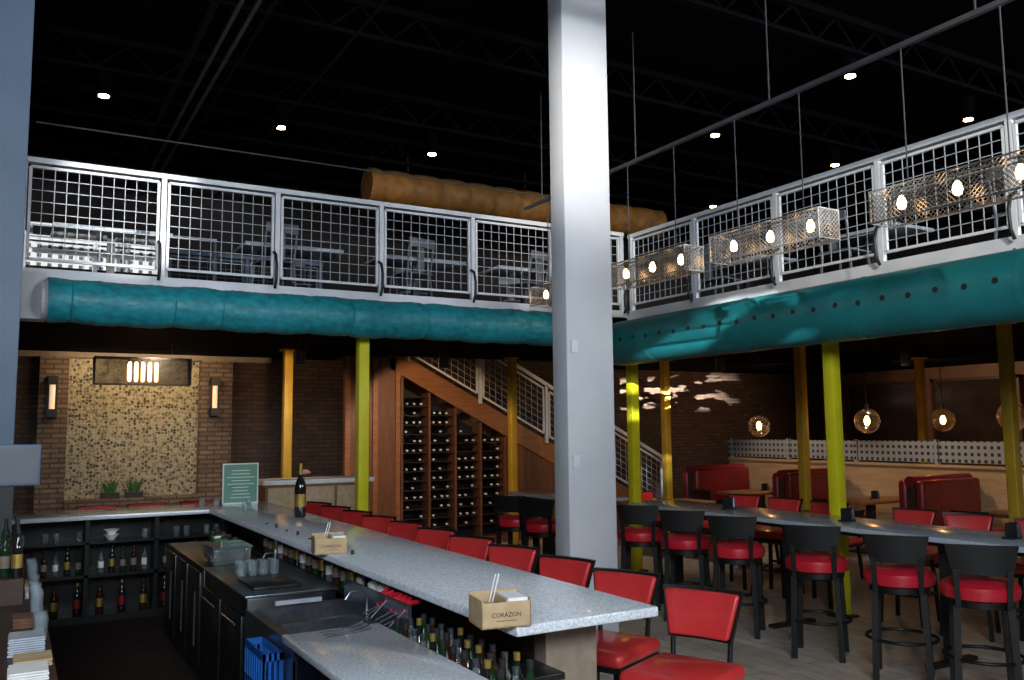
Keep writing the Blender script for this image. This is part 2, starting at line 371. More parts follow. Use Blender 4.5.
# ------------------------------------------------------------------ staircase
sl = .52; X0 = 4.75
def sz(x): return 3.36 - sl*(x-X0)
r = root('staircase', 'wood sided staircase rising left to the mezzanine over the wine storage', 'stairs', (7.9, 13.4, 0))
xe = X0+3.36/sl
for y0, y1 in ((12.9, 12.95), (14.0, 14.05)):
    MB().prismY([(5.2, sz(5.2)-.26), (5.2, sz(5.2)+.08), (xe, .08), (xe, 0), (xe-.5, 0)], y0, y1).build('stringer', 'wood', r)
m = MB(); n = 20
for i in range(n):
    xx = X0 + i*(xe-X0)/n; z = 3.36 - (i+1)*(3.36/n)
    m.box(xx, xx+.34, 12.95, 14.0, z+.13, z+.168)
m.build('treads', 'woodd', r)
MB().prismY([(7.35, .0), (7.35, sz(7.35)-.26), (xe-.5, 0)], 12.93, 12.97).build('side_panel', 'woodr', r)
MB().box(4.45, 5.36, 12.90, 12.96, 0, 3.04).build('end_panel', 'woodr', r)
for x in (4.5,4.95,5.33): MB().box(x-.04,x+.04,12.87,12.90,0,3.04).build('panel_batten', 'wood', r)
r = root('stair_railing', 'sloping white wire grid railing descending beside the staircase', 'railing', (8, 12.86, 1.3))
divs = [5.5, 6.8, 8.1, 9.4, 10.7]
Y = 12.86
MB().bar((5.4,Y,sz(5.4)+1.04),(10.8,Y,sz(10.8)+1.04),.05,.06).build('handrail', 'white', r)
for x in divs: MB().box(x-.025,x+.025,Y-.025,Y+.025,sz(x)+.02,sz(x)+1.02).build('railing_post','white',r)
for a, b in zip(divs[:-1], divs[1:]):
    a += .06; b -= .06
    m = MB(); lo, hi = .16, .94
    m.bar((a,Y,sz(a)+lo),(b,Y,sz(b)+lo),.03); m.bar((a,Y,sz(a)+hi),(b,Y,sz(b)+hi),.03); m.bar((a,Y,sz(a)+lo),(a,Y,sz(a)+hi),.03); m.bar((b,Y,sz(b)+lo),(b,Y,sz(b)+hi),.03)
    fr = m.build('panel_frame', 'white', r); m = MB()
    for i in range(1, 10): x = a+(b-a)*i/10; m.bar((x,Y,sz(x)+lo),(x,Y,sz(x)+hi),.007)
    for i in range(1, 7): q = lo+(hi-lo)*i/7; m.bar((a,Y,sz(a)+q),(b,Y,sz(b)+q),.007)
    m.build('wire_grid', 'wire', fr)
# wine storage
r = root('wine_rack', 'wooden wine storage with tall bays built under the staircase', 'wine rack', (6.35, 13.1, 0))
xs = [5.42, 5.90, 6.37, 6.84, 7.31]
for x in xs: MB().box(x-.020, x+.020, 12.92, 13.2, 0, sz(x)-.28).build('upright', 'woodr', r)
m = MB(); m.box(5.4, 7.34, 13.42, 13.45, 0, 1.4); m.prismY([(5.4,1.4),(5.4,sz(5.4)-.3),(7.34,sz(7.34)-.3)],13.42,13.45); m.build('back_panel', 'black', r)
MB().box(5.4, 7.36, 12.9, 13.4, 0, .12).build('plinth', 'woodr', r)
shelfz = [.32+.15*i for i in range(17)]
for i, (a, b) in enumerate(zip(xs[:-1], xs[1:])):
    for z in shelfz:
        if z+.13 < sz((a+b)/2)-.3:
            MB().box(a+.03, b-.03, 12.97, 13.3, z-.01, z).build('shelf', 'woodd', r)
bt = MB().tube([(0,-.16,0),(0,-.155,0),(0,-.07,0),(0,-.03,0),(0,.12,0),(0,.13,0)], [.013,.015,.015,.038,.038,.03], 10).build('wine_bottle', 'gblack', None, smooth=True)
lab(bt, 'dark wine bottle lying neck out on a shelf of the under-stair storage', 'bottle', 'wine bottles lying in the rack')
MB().tube([(0,-.162,0),(0,-.12,0)], .0162, 10).build('foil_cap', 'paper', bt)
PB = Proto(bt)
for i, (a, b) in enumerate(zip(xs[:-1], xs[1:])):
    for z in shelfz:
        if z+.13 < sz((a+b)/2)-.3:
            for k in range(3):
                if random.random() < .62:
                    PB.place((a+.11+k*.12+random.uniform(-.015,.015), 13.12, z), random.uniform(-.08,.08), 'dark wine bottle lying neck out on a shelf of the under-stair storage', 'wine bottles lying in the rack')
# ------------------------------------------------------------------ bar
BZ = 1.07
r = root('bar_counter', 'L-shaped speckled grey granite bar with beige end panel', 'bar counter', (2.3, 6.9, 0))
poly = [(1.88,3.24),(2.64,3.24),(2.64,10.5),(.02,10.5),(.02,9.75),(1.88,9.75)]
vs = [(x,y,BZ-.045) for x,y in poly]+[(x,y,BZ) for x,y in poly]
m = MB(); m.add(vs, [(0,1,2,3,4,5)[::-1],(6,7,8,9,10,11)]+[(i,(i+1)%6,(i+1)%6+6,i+6) for i in range(6)])
m.build('countertop', 'granite', r, bevel=.006)
m = MB(); m.box(2.16,2.40,3.56,10.3,0,BZ-.045).box(.05,2.16,10.12,10.3,0,BZ-.045); m.build('bar_body', 'woodd', r)
MB().box(2.16,2.44,3.46,3.56,0,BZ-.045).build('end_panel', 'cream', r)
MB().tube([(2.55,3.5,.25),(2.55,10.3,.25)],.022,10).build('foot_rail','steel',r,smooth=True)
MB().box(1.95,2.16,3.3,9.7,.80,.83).build('drink_rail','door',r,bevel=.004)
m = MB(); m.box(.05,2.1,9.80,10.11,.0,.08).box(.05,2.1,9.80,10.11,.45,.48).box(.05,2.1,9.80,10.11,.78,.8)
for x in (.05,.7,1.35,2.05): m.box(x,x+.04,9.8,10.11,.0801,BZ-.05)
m.box(.05,2.1,10.115,10.119,0,BZ-.05)
m.build('shelving','door',r)
r = root('service_counter', 'low granite topped service counter at the bottom of the photo', 'counter', (1.4, 3.3, 0))
MB().box(1.14,1.62,2.5,4.15,.915,.95).build('countertop','granite',r,bevel=.005)
MB().box(1.2,1.58,2.6,4.1,0,.915).build('body','door',r)
r = root('glasswasher', 'black undercounter glass washer with paper notice behind the bar', 'glass washer', (1.55,6.2,0))
MB().box(1.28,1.84,5.45,6.75,.08,.89).build('body','door',r,bevel=.01)
MB().box(1.27,1.85,5.44,6.76,.89,.905).build('steel_top','steel',r,bevel=.003)
for a in (5.5,6.13): 
    d = MB().box(1.26,1.28,a,a+.58,.14,.78).build('door','door',r,bevel=.004)
    MB().tube([(1.24,a+.08,.72),(1.24,a+.5,.72)],.008,8).build('handle','steel',d)
MB().box(1.45,1.74,5.43,5.45,.62,.86).build('notice','granite2',r)
for k in range(6): MB().box(1.48,1.71-.03*(k%3),5.427,5.43,.65+k*.032,.656+k*.032).build('notice_line','crate',r)
for a,b in ((1.33,5.5),(1.78,5.5),(1.33,6.7),(1.78,6.7)): MB().tube([(a,b,0),(a,b,.08)],.02,8).build('foot','steel',r)
r = root('undercounter_fridge', 'black undercounter fridge farther along behind the bar', 'fridge', (1.55,7.7,0))
MB().box(1.3,1.84,6.9,8.6,.08,.88).build('body','door',r,bevel=.01)
for a in (6.94,7.5,8.06): 
    d = MB().box(1.28,1.30,a,a+.5,.14,.84).build('door','door',r,bevel=.004); MB().tube([(1.26,a+.06,.3),(1.26,a+.06,.7)],.008,8).build('handle','steel',d)
MB().box(1.33,1.8,7.0,8.55,0,.08).build('plinth','black',r)
r = root('bar_sink', 'stainless steel bar sink with tap beside the service counter', 'sink', (1.55,4.8,0))
m = MB(); m.box(1.24,1.3,4.3,5.3,.78,.86).box(1.74,1.84,4.3,5.3,.78,.86).box(1.3,1.74,4.3,4.38,.78,.86).box(1.3,1.74,5.22,5.3,.78,.86).box(1.3,1.74,4.78,4.84,.78,.86); m.box(1.3,1.74,4.38,5.22,.58,.6); m.box(1.84,1.86,4.3,5.3,.86,.98).box(1.24,1.25,4.3,5.3,.5,.78).box(1.24,1.84,4.3,4.31,.5,.78)
m.build('basin','steel',r)
MB().tube([(1.8,4.8,.86),(1.8,4.8,.96),(1.77,4.8,.99),(1.70,4.8,.99),(1.67,4.8,.95)],.009,8).build('tap','steel',r,smooth=True)
for a in (1.27,1.8):
    for b in (4.35,5.25): MB().tube([(a,b,0),(a,b,.78)],.018,8).build('leg','steel',r)
def crate(x,y,z,label,h=.195,w=.05,l=.2):
    r = root('bottle_crate', label, 'crate', (x,y,z), 'blue crates before the sink')
    m = MB(); 
    for zz in ((z,z+.03),(z+h-.035,z+h)):
        for a in (-w,w-.01): m.box(x+a,x+a+.01,y-l,y+l,*zz)
        for b in (-l,l-.01): m.box(x-w,x+w,y+b,y+b+.01,*zz)
    for k in range(4):
        q = -w+k*(2*w-.02)/3; m.box(x+q,x+q+.013,y-l,y-l+.008,z,z+h).box(x+q,x+q+.013,y+l-.008,y+l,z,z+h)
    for k in range(9):
        q = -l+k*(2*l-.02)/8; m.box(x-w,x-w+.008,y+q,y+q+.018,z,z+h).box(x+w-.008,x+w,y+q,y+q+.018,z,z+h)
    m.build('basket','crate',r); MB().box(x-w+.01,x+w-.01,y-l+.01,y+l-.01,z+.001,z+.01).build('bottom','crate',r)
for k in range(4): crate(1.18,4.64,.012+k*.197,f'narrow blue slatted crate by the sink, {["bottom one","second from bottom","third from bottom","topmost"][k]} in the stack')
# speed rail + bottles
RZ = .66
r = root('speed_rail', 'steel bottle rail between service counter and bar', 'bottle rail', (1.78,3.8,.0))
m = MB(); m.box(1.66,1.92,3.0,4.24,RZ-.02,RZ).box(1.655,1.665,3.0,4.24,RZ-.02,RZ+.1).box(1.915,1.925,3.0,4.24,RZ-.02,RZ+.1); m.box(1.66,1.70,3.0,3.04,0,RZ-.02).box(1.66,1.70,4.2,4.24,0,RZ-.02); m.build('tray','steel',r)
def make_bottle(glassm, labm, capm, h=.3, rr=.037, nm='liquor_bottle'):
    r = root(nm, 'x', 'bottle')
    MB().lathe([(rr*.9,0),(rr,.01),(rr,h*.58),(rr*.85,h*.66),(rr*.4,h*.76),(rr*.36,h*.92)],n=14).build('body',glassm,r,smooth=True)
    MB().lathe([(rr+.0008,h*.2),(rr+.0008,h*.48)],n=14).build('paper_label',labm,r)
    MB().lathe([(rr*.42,h*.9),(rr*.42,h)],n=12).build('cap',capm,r)
    return Proto(r)
PBT = [(make_bottle('gdark','cream','black'),'green glass'),(make_bottle('gbrown','gold','black',.30,.036),'brown glass'),(make_bottle('gclear','paper','steel',.29,.034),'clear glass'),(make_bottle('gblack','redd','gold',.31,.034),'black glass')]
for row, x in enumerate((1.71,1.79,1.87)):
    for k in range(11):
        y = 3.08+k*.105+row*.02; p, nm = PBT[(k*3+row*2+ (k//4)) % 4]
        p.place((x,y,RZ), random.uniform(0,6), f'{nm} bottle in the steel rail, {["outer","middle","inner"][row]} row, {ORD[k]} from the near end', 'bottles in the steel rail')
# back bar
r = root('back_bar', 'dark wooden back bar counter at the left edge of the photo', 'back bar', (-.1,5.8,0))
MB().box(-.5,.20,3.6,7.5,.93,.96).build('countertop','woodd',r,bevel=.004)
MB().box(-.5,.16,3.65,7.45,0,.93).build('cabinet','blackw',r)
for k in range(6): MB().box(.16,.175,3.7+k*.62,4.27+k*.62,.1,.88).build('door','blackw',r,bevel=.004)
MB().box(-.45,.10,5.6,6.85,.96,1.10).build('bottle_step','woodd',r)
SB = [(make_bottle('gdark','cream','black',.24,.027),'green glass'),(make_bottle('gblack','gold','black',.27,.028),'black glass'),(make_bottle('gclear','paper','black',.23,.027),'clear glass'),(make_bottle('gbrown','cream','black',.25,.028),'brown glass')]
for k in range(16):
    y = 5.65+.075*k
    p, nm = SB[(k*3+1) % 4]
    p.place((.065-.06*(k%2),y,1.10), k, f'small {nm} bottle on the back bar step, {ORD[k]} from the near end', 'bottles on the back bar')
def make_glass():
    r = MB().lathe([(.026,0),(.028,.004),(.032,.095),(.030,.095),(.025,.01)],n=14).build('drinking_glass','gclear',None,smooth=True)
    lab(r,'x','glass'); return Proto(r)
PG = make_glass()
for k,y in enumerate((4.62,4.70,4.78,5.3,5.38,5.46,5.62,5.70,6.02,6.4,6.5,6.6,6.7,6.8)):
    PG.place((.160,y,.96),0,f'clear tumbler along the back bar front edge, {ORD[k]} from the near end','tumblers on the back bar')
for k,(x,y,n) in enumerate(((.10,3.95,4),(.12,4.18,3),(.10,4.4,8),(.12,5.0,5),(.15,5.86,5),(.15,6.2,4))):
    m = MB(); w = .07 if k in (0,1,2,3) else .035
    for q in range(n): m.box(x-w+q%2*.004,x+w-q%2*.003,y-.08+q*.002,y+.08+q*.002,.96+q*.009,.967+q*.009)
    lab(m.build('napkin_stack',['paper','kraft','granite2','woodr','paper','kraft'][k]), f'low stack of flat napkins or coasters on the back bar, {ORD[k]} from the near end','napkins','napkin stacks on the back bar')
r = root('cash_register_screen', 'blue grey register screen on a stand at far end of the back bar', 'register', (.0,7.1,.96))
MB().box(-.25,.20,7.05,7.1,1.53,1.82).build('screen_housing','colblue',r,bevel=.01)
MB().box(-.23,.18,7.044,7.05,1.55,1.80).build('screen','upmetal',r)
MB().box(-.06,.04,7.07,7.13,1.0,1.56).build('stand','black',r)
MB().box(-.16,.12,6.96,7.2,.961,1.0).build('base','black',r,bevel=.01)
for z in (.08,.48,.8):
    j = 0
    for k in range(19):
        x = .14+k*.103
        if abs(x-.72)<.05 or abs(x-1.37)<.05: continue
        if z == .8 and abs(x-.95) < .13: continue
        if z == .48 or (z == .08 and k%2):
            p, nm = SB[(k*3+1)%4] if z == .48 else PBT[(k*3)%4]; p.place((x,9.93,z), k, f'small {nm} bottle on {"middle" if z==.48 else "bottom"} shelf under the far bar, {ORD[min(j,15)]} from the left', 'bottles under the far bar'); j += 1; continue
        if z == .08 or k%3 == 1: continue
        PG.place((x,9.93,z),0,'clear glass in a row on the black shelving under the far bar','glasses under the far bar')
b = MB().lathe([(.03,0),(.035,.005),(.07,.05),(.075,.055),(.035,.056),(.035,.06),(.073,.1),(.078,.105),(.06,.1)],c=(.95,9.93,.8),n=18).build('bowl_stack','paper',None,smooth=True); lab(b,'stacked white bowls on the upper black shelf under the far bar','bowls')
for k,(x,y) in enumerate(((1.98,5.0),(1.98,5.15))):
    r = root('squeeze_bottle', f'white squeeze bottle by the sink, {"nearer" if k==0 else "farther"} of the pair','bottle',(x,y,.83),'squeeze bottles')
    MB().lathe([(.04,.83),(.042,.84),(.042,.96),(.016,.98)],c=(x,y,0),n=14).build('body','paper',r,smooth=True); MB().lathe([(.014,.98),(.004,1.02)],c=(x,y,0),n=10).build('nozzle','paper',r)
for k in range(7):
    y = 4.34+k*.065; 
    r = root('bar_tool', f'red handled bar tool heaped by the sink, {ORD[k]} from the near end','bar tool',(1.92,y,.86),'red handled bar tools')
    t = random.uniform(-.04,.04)
    MB().tube([(1.84,y,.92+t),(1.88,y+.03+t,.97),(1.92,y+.03-t,.99)],[.012,.018,.012],8).build('handle','redb',r,smooth=True); MB().tube([(1.74,y-.02,.88),(1.84,y,.92+t)],.005,6).build('shaft','steel',r)
for k in range(3):
    y = 3.98+k*.05
    lab(MB().tube([(1.3,y,.957),(1.46,y+.02,.957),(1.52,y+.03,.97)],[.004,.004,.012],6).build('bar_spoon','steel',None,smooth=True), f'long steel bar spoon lying on the service counter, {ORD[k]} from the near end','spoon','bar spoons on the service counter')
r = root('clear_container','clear plastic garnish container on the black fridge','container',(1.5,7.1,.88)); MB().box(1.38,1.66,6.95,7.35,.88,1.0).build('tub','gclear',r,bevel=.01); MB().box(1.37,1.67,6.94,7.36,1.0,1.015).build('lid','gclear',r)
lab(MB().lathe([(.05,0),(.055,.01),(.06,.13),(.05,.13)],c=(1.55,7.55,.88),n=16).build('green_cup','green',None,smooth=True),'green plastic cup on the black fridge behind the bar','cup')
lab(MB().box(1.36,1.66,5.6,6.05,.906,.925).build('tray','door',bevel=.004),'flat black tray on top of the glass washer','tray')
for k in range(8):
    PG.place((1.42+.075*(k%4),6.2+.085*(k//4),.906),0,f'clear glass drying on the glass washer, {ORD[k]} of the cluster counted from the near left','glasses on the glass washer')
for k in range(7):
    y = 7.72+k*.12
    r = root('condiment_jar', f'small jar on the black fridge top, {ORD[k]} from the near end','jar',(1.7,y,.88),'jars on the fridge top')
    MB().lathe([(.032,.88),(.036,.89),(.036,.97),(.028,.98)],c=(1.7-.06*(k%2),y,0),n=12).build('jar_body',['gclear','gdark','gbrown','paper'][k%4],r,smooth=True); MB().lathe([(.03,.975),(.03,.995)],c=(1.7-.06*(k%2),y,0),n=12).build('lid','black',r)
for k in range(16):
    y = 5.5+k*.16; p, nm = SB[(k*3+2)%4]
    p.place((2.02,y,.83), k, f'small {nm} bottle on the inner bar ledge, {ORD[k]} from the near end', 'bottles on the inner bar ledge')
r = root('beer_tap','small steel tap post standing on the black glass washer','beer tap',(1.74,6.55,.905))
MB().lathe([(.035,.905),(.035,.91),(.016,.92),(.016,1.0),(.012,1.02)],c=(1.74,6.55,0),n=16).build('tower','steel',r,smooth=True)
MB().tube([(1.74,6.55,1.0),(1.67,6.55,1.0),(1.65,6.55,.97)],.008,8).build('spout','steel',r,smooth=True); MB().lathe([(.006,1.02),(.012,1.08),(.008,1.09)],c=(1.74,6.55,0),n=10).build('tap_handle','black',r,smooth=True)
def caddy(x,y,rz,label):
    r = root('napkin_caddy',label,'caddy',(0,0,0),'brown napkin caddies on the bar')
    m = MB(); w,d,h=.11,.09,.105; t=.006
    m.box(-w,w,-d,-d+t,0,h).box(-w,w,d-t,d,0,h*1.2).box(-w,-w+t,-d,d,0,h*1.1).box(w-t,w,-d,d,0,h*1.1).box(-w,w,-d,d,0,t).box(-.003,.003,-d,d,0,h*1.1)
    m.build('box','kraft',r)
    MB().box(.012,w-.01,-d+.012,d-.015,t,h*1.12).build('napkins','paper',r)
    MB().box(-w+.015,-.02,-d+.02,d-.03,t,h*.8).build('coasters','kraft',r)
    for a in (-.05,-.035): MB().tube([(a,.04,.02),(a+.05,.05,.2)],.003,6).build('straw','paper',r)
    text_mesh('CORAZON',.026,'black',r,Matrix.Translation((0,-d-.001,h*.5)) @ Matrix.Rotation(PI/2,4,'X'))
    MB().box(-.045,.045,-d-.0012,-d,h*.27,h*.29).build('printed_line','black',r)
    r.location=(x,y,BZ); r.rotation_euler=(0,0,rz); return r
p = at(509,627,2,BZ); caddy(p.x,p.y+.08,math.radians(-10),'brown card caddy of napkins and straws at the near end of the bar')
p = at(333,554,2,BZ); caddy(p.x,p.y+.08,math.radians(-10),'brown card caddy of napkins farther along the bar')
p = at(300,517,2,BZ)
r = root('wine_bottle','tall dark wine bottle with gold label standing alone on the bar','bottle',p)
MB().lathe([(.05,0),(.055,.01),(.055,.28),(.045,.33),(.018,.39),(.017,.5)],c=p,n=20).build('body','gblack',r,smooth=True)
MB().lathe([(.0558,.1),(.0558,.22)],c=p,n=20).build('paper_label','gold',r); MB().lathe([(.0185,.41),(.0185,.51)],c=p,n=14).build('foil_cap','gold',r)
p = Vector((2.55,8.75,BZ))
r = root('bud_vase','small vase holding one coral flower on the far bar','vase',p)
MB().lathe([(.03,0),(.035,.01),(.03,.07),(.014,.12),(.016,.15)],c=p,n=16).build('vase','gclear',r,smooth=True)
MB().tube([p+Vector((0,0,.02)),p+Vector((.03,0,.2)),p+Vector((.06,0,.38))],.004,6).build('stem','green',r)
m = MB()
for k in range(8):
    a=k*PI/4; c=p+Vector((.06,0,.39)); m.tube([c,c+Vector((math.cos(a)*.03,math.sin(a)*.03,.02)),c+Vector((math.cos(a)*.06,math.sin(a)*.06,.01))],[.008,.026,.005],6)
m.build('flower','pink',r,smooth=True)
p = at(240,501,1,10.25)
r = root('menu_board','pale green menu board with white printing standing on the far corner of the bar','sign',(p.x,10.25,BZ))
MB().box(p.x-.2,p.x+.2,10.24,10.26,BZ,BZ+.46).build('board','paper',r)
MB().box(p.x-.185,p.x+.185,10.236,10.24,BZ+.02,BZ+.445).build('printed_face','board',r)
m = MB()
for k in range(9):
    w = random.uniform(.08,.16); m.box(p.x-w,p.x+w,10.233,10.236,BZ+.07+k*.038,BZ+.078+k*.038)
m.build('printed_lines','paper',r); MB().box(p.x-.2,p.x+.2,10.25,10.35,BZ,BZ+.012).build('foot','black',r)
for k,(x,y) in enumerate(((1.85,10.0),(1.98,9.9),(2.25,9.6),(2.15,9.3))):
    PG.place((x,y,BZ),0,f'clear tumbler on the bar by the menu board, {ORD[k]} counted from the board','tumblers at the bar corner')
r = root('host_cabinet','white topped host cabinet with wood panels beyond the bar corner','cabinet',(3.45,11.4,0))
MB().box(2.82,4.32,11.25,11.8,1.20,1.26).build('top','paper',r,bevel=.006)
MB().box(2.86,4.28,11.3,11.75,.08,1.20).build('body','wood',r)
for a in (2.89,3.35,3.81): MB().box(a,a+.42,11.285,11.3,.14,1.16).build('panel','woodl',r,bevel=.004)
MB().box(2.9,4.24,11.35,11.7,0,.08).build('plinth','black',r)
for k,(u_) in enumerate((110,134)):
    x = at(u_,495,1,13.85).x
    r = root('agave_plant', f'spiky green plant in a trough below the mosaic, {"left" if k==0 else "right"} one','plant',(x,13.86,.95),'plants below the mosaic')
    MB().box(x-.12,x+.12,13.78,13.95,.95,1.03).build('trough','black',r)
    m = MB()
    for j in range(22):
        a = random.uniform(0,2*PI); l = random.uniform(.1,.2)
        c = Vector((x+random.uniform(-.06,.06),13.86,1.03)); m.tube([c,c+Vector((math.cos(a)*l*.3,math.sin(a)*l*.3,l*.8)),c+Vector((math.cos(a)*l*.5,math.sin(a)*l*.3-.02,l*1.1))],[.012,.01,.002],5)
    m.build('leaves','green',r)
# ------------------------------------------------------------------ stools
def seatA(nm, sh, cat):   # upholstered back, front = +x
    r = root(nm,'x',cat)
    MB().box(-.22,.26,-.24,.24,sh-.035,sh+.05).build('seat','red',r,bevel=.04,seg=4)
    MB().box(-.20,.24,-.225,.225,sh-.06,sh-.03).build('seat_frame','blackw',r)
    bz = sh+.14; top = sh+.39
    def slab(y0,y1,za,zb,xa,xb,t,bulge=0):
        m = MB(); N=8; vs=[]; fs=[]
        for i in range(N+1):
            s=i/N*2-1; cv=-.03*(1-s*s)
            for (z,x,w) in ((za,xa,y0),(zb,xb,y1)):
                for tt in (-t/2,t/2+bulge*(1-s*s)): vs.append((x+cv+tt, s*w, z))
        for i in range(N):
            a=i*4; b=a+4
            fs += [(a,b,b+2,a+2),(a+1,a+3,b+3,b+1),(a,a+1,b+1,b),(a+2,b+2,b+3,a+3)]
        fs += [(0,2,3,1),(N*4,N*4+1,N*4+3,N*4+2)]
        m.add(vs,fs); return m
    slab(.172,.220,bz,top,-.195,-.25,.03).build('back_shell','blackw',r,smooth=True)
    slab(.160,.207,bz+.014,top-.014,-.180,-.235,.05,.012).build('backrest','red',r,bevel=.016,seg=3)
    for s in (-1,1):
        MB().tube([(-.17,s*.15,sh-.04),(-.2,s*.155,sh+.05),(-.215,s*.16,bz+.05)],.014,8).build('back_post','blackw',r,smooth=True)
    for a,b in ((1,1),(1,-1),(-1,1),(-1,-1)):
        MB().bar((a*.17,b*.17,sh-.05),(a*.2,b*.2,0),.034).build('leg','blackw',r)
    if sh>.6:
        f = MB(); z=.28; q=.19
        f.bar((q,-q,z),(q,q,z),.022).bar((-q,-q,z+.05),(-q,q,z+.05),.022).bar((-q,-q,z),(q,-q,z),.022).bar((-q,q,z),(q,q,z),.022); f.build('footrest','blackw',r)
    return Proto(r)
def seatB():
    sh=.72; r = root('bar_stool','x','stool')
    MB().lathe([(.22,sh-.03),(.248,sh-.015),(.256,sh+.025),(.25,sh+.065),(.2,sh+.098),(.02,sh+.105)],n=28).build('seat','redb',r,smooth=True)
    MB().lathe([(.19,sh-.08),(.215,sh-.075),(.215,sh-.031),(.19,sh-.031)],n=24).build('seat_ring','blackw',r,smooth=True)
    m = MB(); N=8; vs=[]; fs=[]
    for i in range(N+1):
        s=i/N*2-1
        for (z,w,x0) in ((sh+.16,.185,-.255),(sh+.26,.205,-.26),(sh+.36,.225,-.265)):
            for t in (0,.026): vs.append((x0+.02*s*s+t, s*w, z))
    for i in range(N):
        a=i*6;b=a+6
        for q in (0,2): fs += [(a+q,b+q,b+q+2,a+q+2),(a+q+1,a+q+3,b+q+3,b+q+1)]
        fs += [(a,a+1,b+1,b),(a+4,b+4,b+5,a+5)]
    for a in (0,N*6): fs += [(a,a+2,a+3,a+1),(a+2,a+4,a+5,a+3)]
    m.add(vs,fs); m.build('backrest','blackw',r,smooth=True)
    for s in (-1,1): MB().bar((-.20,s*.155,sh-.06),(-.24,s*.165,sh+.2),.036,.03).build('back_post','blackw',r)
    for a,b in ((1,1),(1,-1),(-1,1),(-1,-1)): MB().bar((a*.165,b*.165,sh-.06),(a*.185,b*.185,0),.046).build('leg','blackw',r)
    f=MB(); pts=[(math.cos(t*PI/14)*.25,math.sin(t*PI/14)*.25,.3) for t in range(29)]; f.tube(pts,.013,8); f.build('foot_ring','blackw',r,smooth=True)
    return Proto(r)
PA = seatA('bar_stool',.67,'stool'); PB_ = seatB(); PC = seatA('dining_chair',.46,'chair')
for k in range(11):
    y = 3.42+k*.655
    a = 24 if k==0 else random.uniform(18,26)
    PA.place((2.94,y,0),math.radians(180+a),f'red upholstered bar stool along the granite bar, {ORD[k]} from the near end','red stools along the granite bar')
for k,x in enumerate((.9,1.45,2.02,2.56)):
    PA.place((x,10.95,0),math.radians(-90+random.uniform(-4,4)),f'red backed bar stool beyond the far leg of the bar, {ORD[k]} from the left','stools beyond the far leg of the bar')
for k,y in enumerate((3.65,4.29,5.07,6.0,6.7,7.42)):
    PB_.place((5.92,y+.10,0),math.radians(38+random.uniform(-6,6)),f'black stool with round red seat before the communal table, {ORD[k]} from the right','black backed stools before the communal table')
for k,y in enumerate((3.05,3.68,4.31,4.94,5.55,6.6,7.23,7.85)):
    PA.place((7.62,y,0),math.radians(180+random.uniform(12,24)),f'red backed stool on far side of the communal table, {ORD[k]} from the right','red stools behind the communal table')
for k,(x,y) in enumerate(((5.5,9.45),(5.5,8.80))):
    PB_.place((x,y,0),math.radians(35),f'black stool with red seat at the table behind the tall column, {"farther" if k==0 else "nearer"} one','black backed stools behind the column')
def hightable(x0,x1,y0,y1,label,nb):
    r = root('high_table',label,'table',((x0+x1)/2,(y0+y1)/2,0))
    MB().box(x0,x1,y0,y1,.99,1.03).build('tabletop','granite2',r,bevel=.006)
    MB().box(x0+.1,x1-.1,y0+.1,y1-.1,.95,.99).build('apron','black',r)
    for i in range(nb):
        y = y0+.4+(y1-y0-.8)*i/(nb-1); xm=(x0+x1)/2
        MB().box(xm-.04,xm+.04,y-.04,y+.04,.03,.95).build('leg','black',r)
        MB().box(xm-.28,xm+.28,y-.04,y+.04,0,.03).build('foot','black',r)
hightable(6.2,6.95,2.4,8.1,'long grey communal high table lined with stools under the hanging lamps',4)
hightable(5.98,6.7,8.75,10.5,'shorter grey high table partly hidden behind the tall pale column',2)
def holder(x,y,z,label,g):
    r = root('menu_holder',label,'menu holder',(x,y,z),g)
    MB().box(x-.07,x+.07,y-.04,y+.04,z,z+.015).build('base','black',r); MB().box(x-.065,x+.065,y-.012,y+.012,z+.015,z+.12).build('menus','black',r)
    MB().lathe([(.018,0),(.02,.07),(.01,.1)],c=(x+.045,y-.028,z+.015),n=10).build('shaker','steel',r)
for k,y in enumerate((3.9,5.4,6.9)): holder(6.6,y,1.03,f'small black menu holder on the communal table, {ORD[k]} from the right','menu holders on the communal table')
# ------------------------------------------------------------------ booths
def booth():
    r = root('booth_bench','x','booth')
    MB().box(-.64,.64,-.06,.06,0,1.08).build('core','woodd',r)
    for s in (-1,1):
        MB().box(-.66,.66,min(s*.06,s*.2),max(s*.06,s*.2),.44,1.14).build('backrest','redd',r,bevel=.06,seg=4)
        MB().box(-.66,.66,min(s*.12,s*.6),max(s*.12,s*.6),.34,.48).build('seat','redd',r,bevel=.05,seg=3)
        MB().box(-.6,.6,min(s*.1,s*.56),max(s*.1,s*.56),0,.34).build('base','woodd',r)
    MB().tube([(-.66,0,1.12),(.66,0,1.12)],.075,14).build('top_roll','redd',r,smooth=True)
    return Proto(r)
PBo = booth()
for k,y in enumerate((7.65,9.95,12.1)): PBo.place((11.30,y,0),math.radians(0),f'double sided dark red booth bench against the partition, {["nearest right","middle","farthest left"][k]} one','dark red booth benches')
for k,y in enumerate((6.4,8.8,11.02)):
    r = root('booth_table',f'wooden topped table between booths, {["nearest right","middle","farthest left"][k]} one','table',(11.3,y,0),'wooden booth tables')
    MB().box(10.6,11.95,y-.36,y+.36,.74,.78).build('tabletop','wood',r,bevel=.006); MB().box(11.25,11.35,y-.05,y+.05,.02,.74).build('leg','black',r); MB().box(11.0,11.6,y-.25,y+.25,0,.02).build('foot','black',r)
    holder(11.4,y,.78,f'black menu holder on the {["nearest right","middle","farthest left"][k]} booth table','menu holders on booth tables')
    PC.place((10.30,y+random.uniform(-.1,.1),0),math.radians(random.uniform(-12,12)),f'low red dining chair at the open end of the {["nearest right","middle","farthest left"][k]} booth table','red dining chairs')
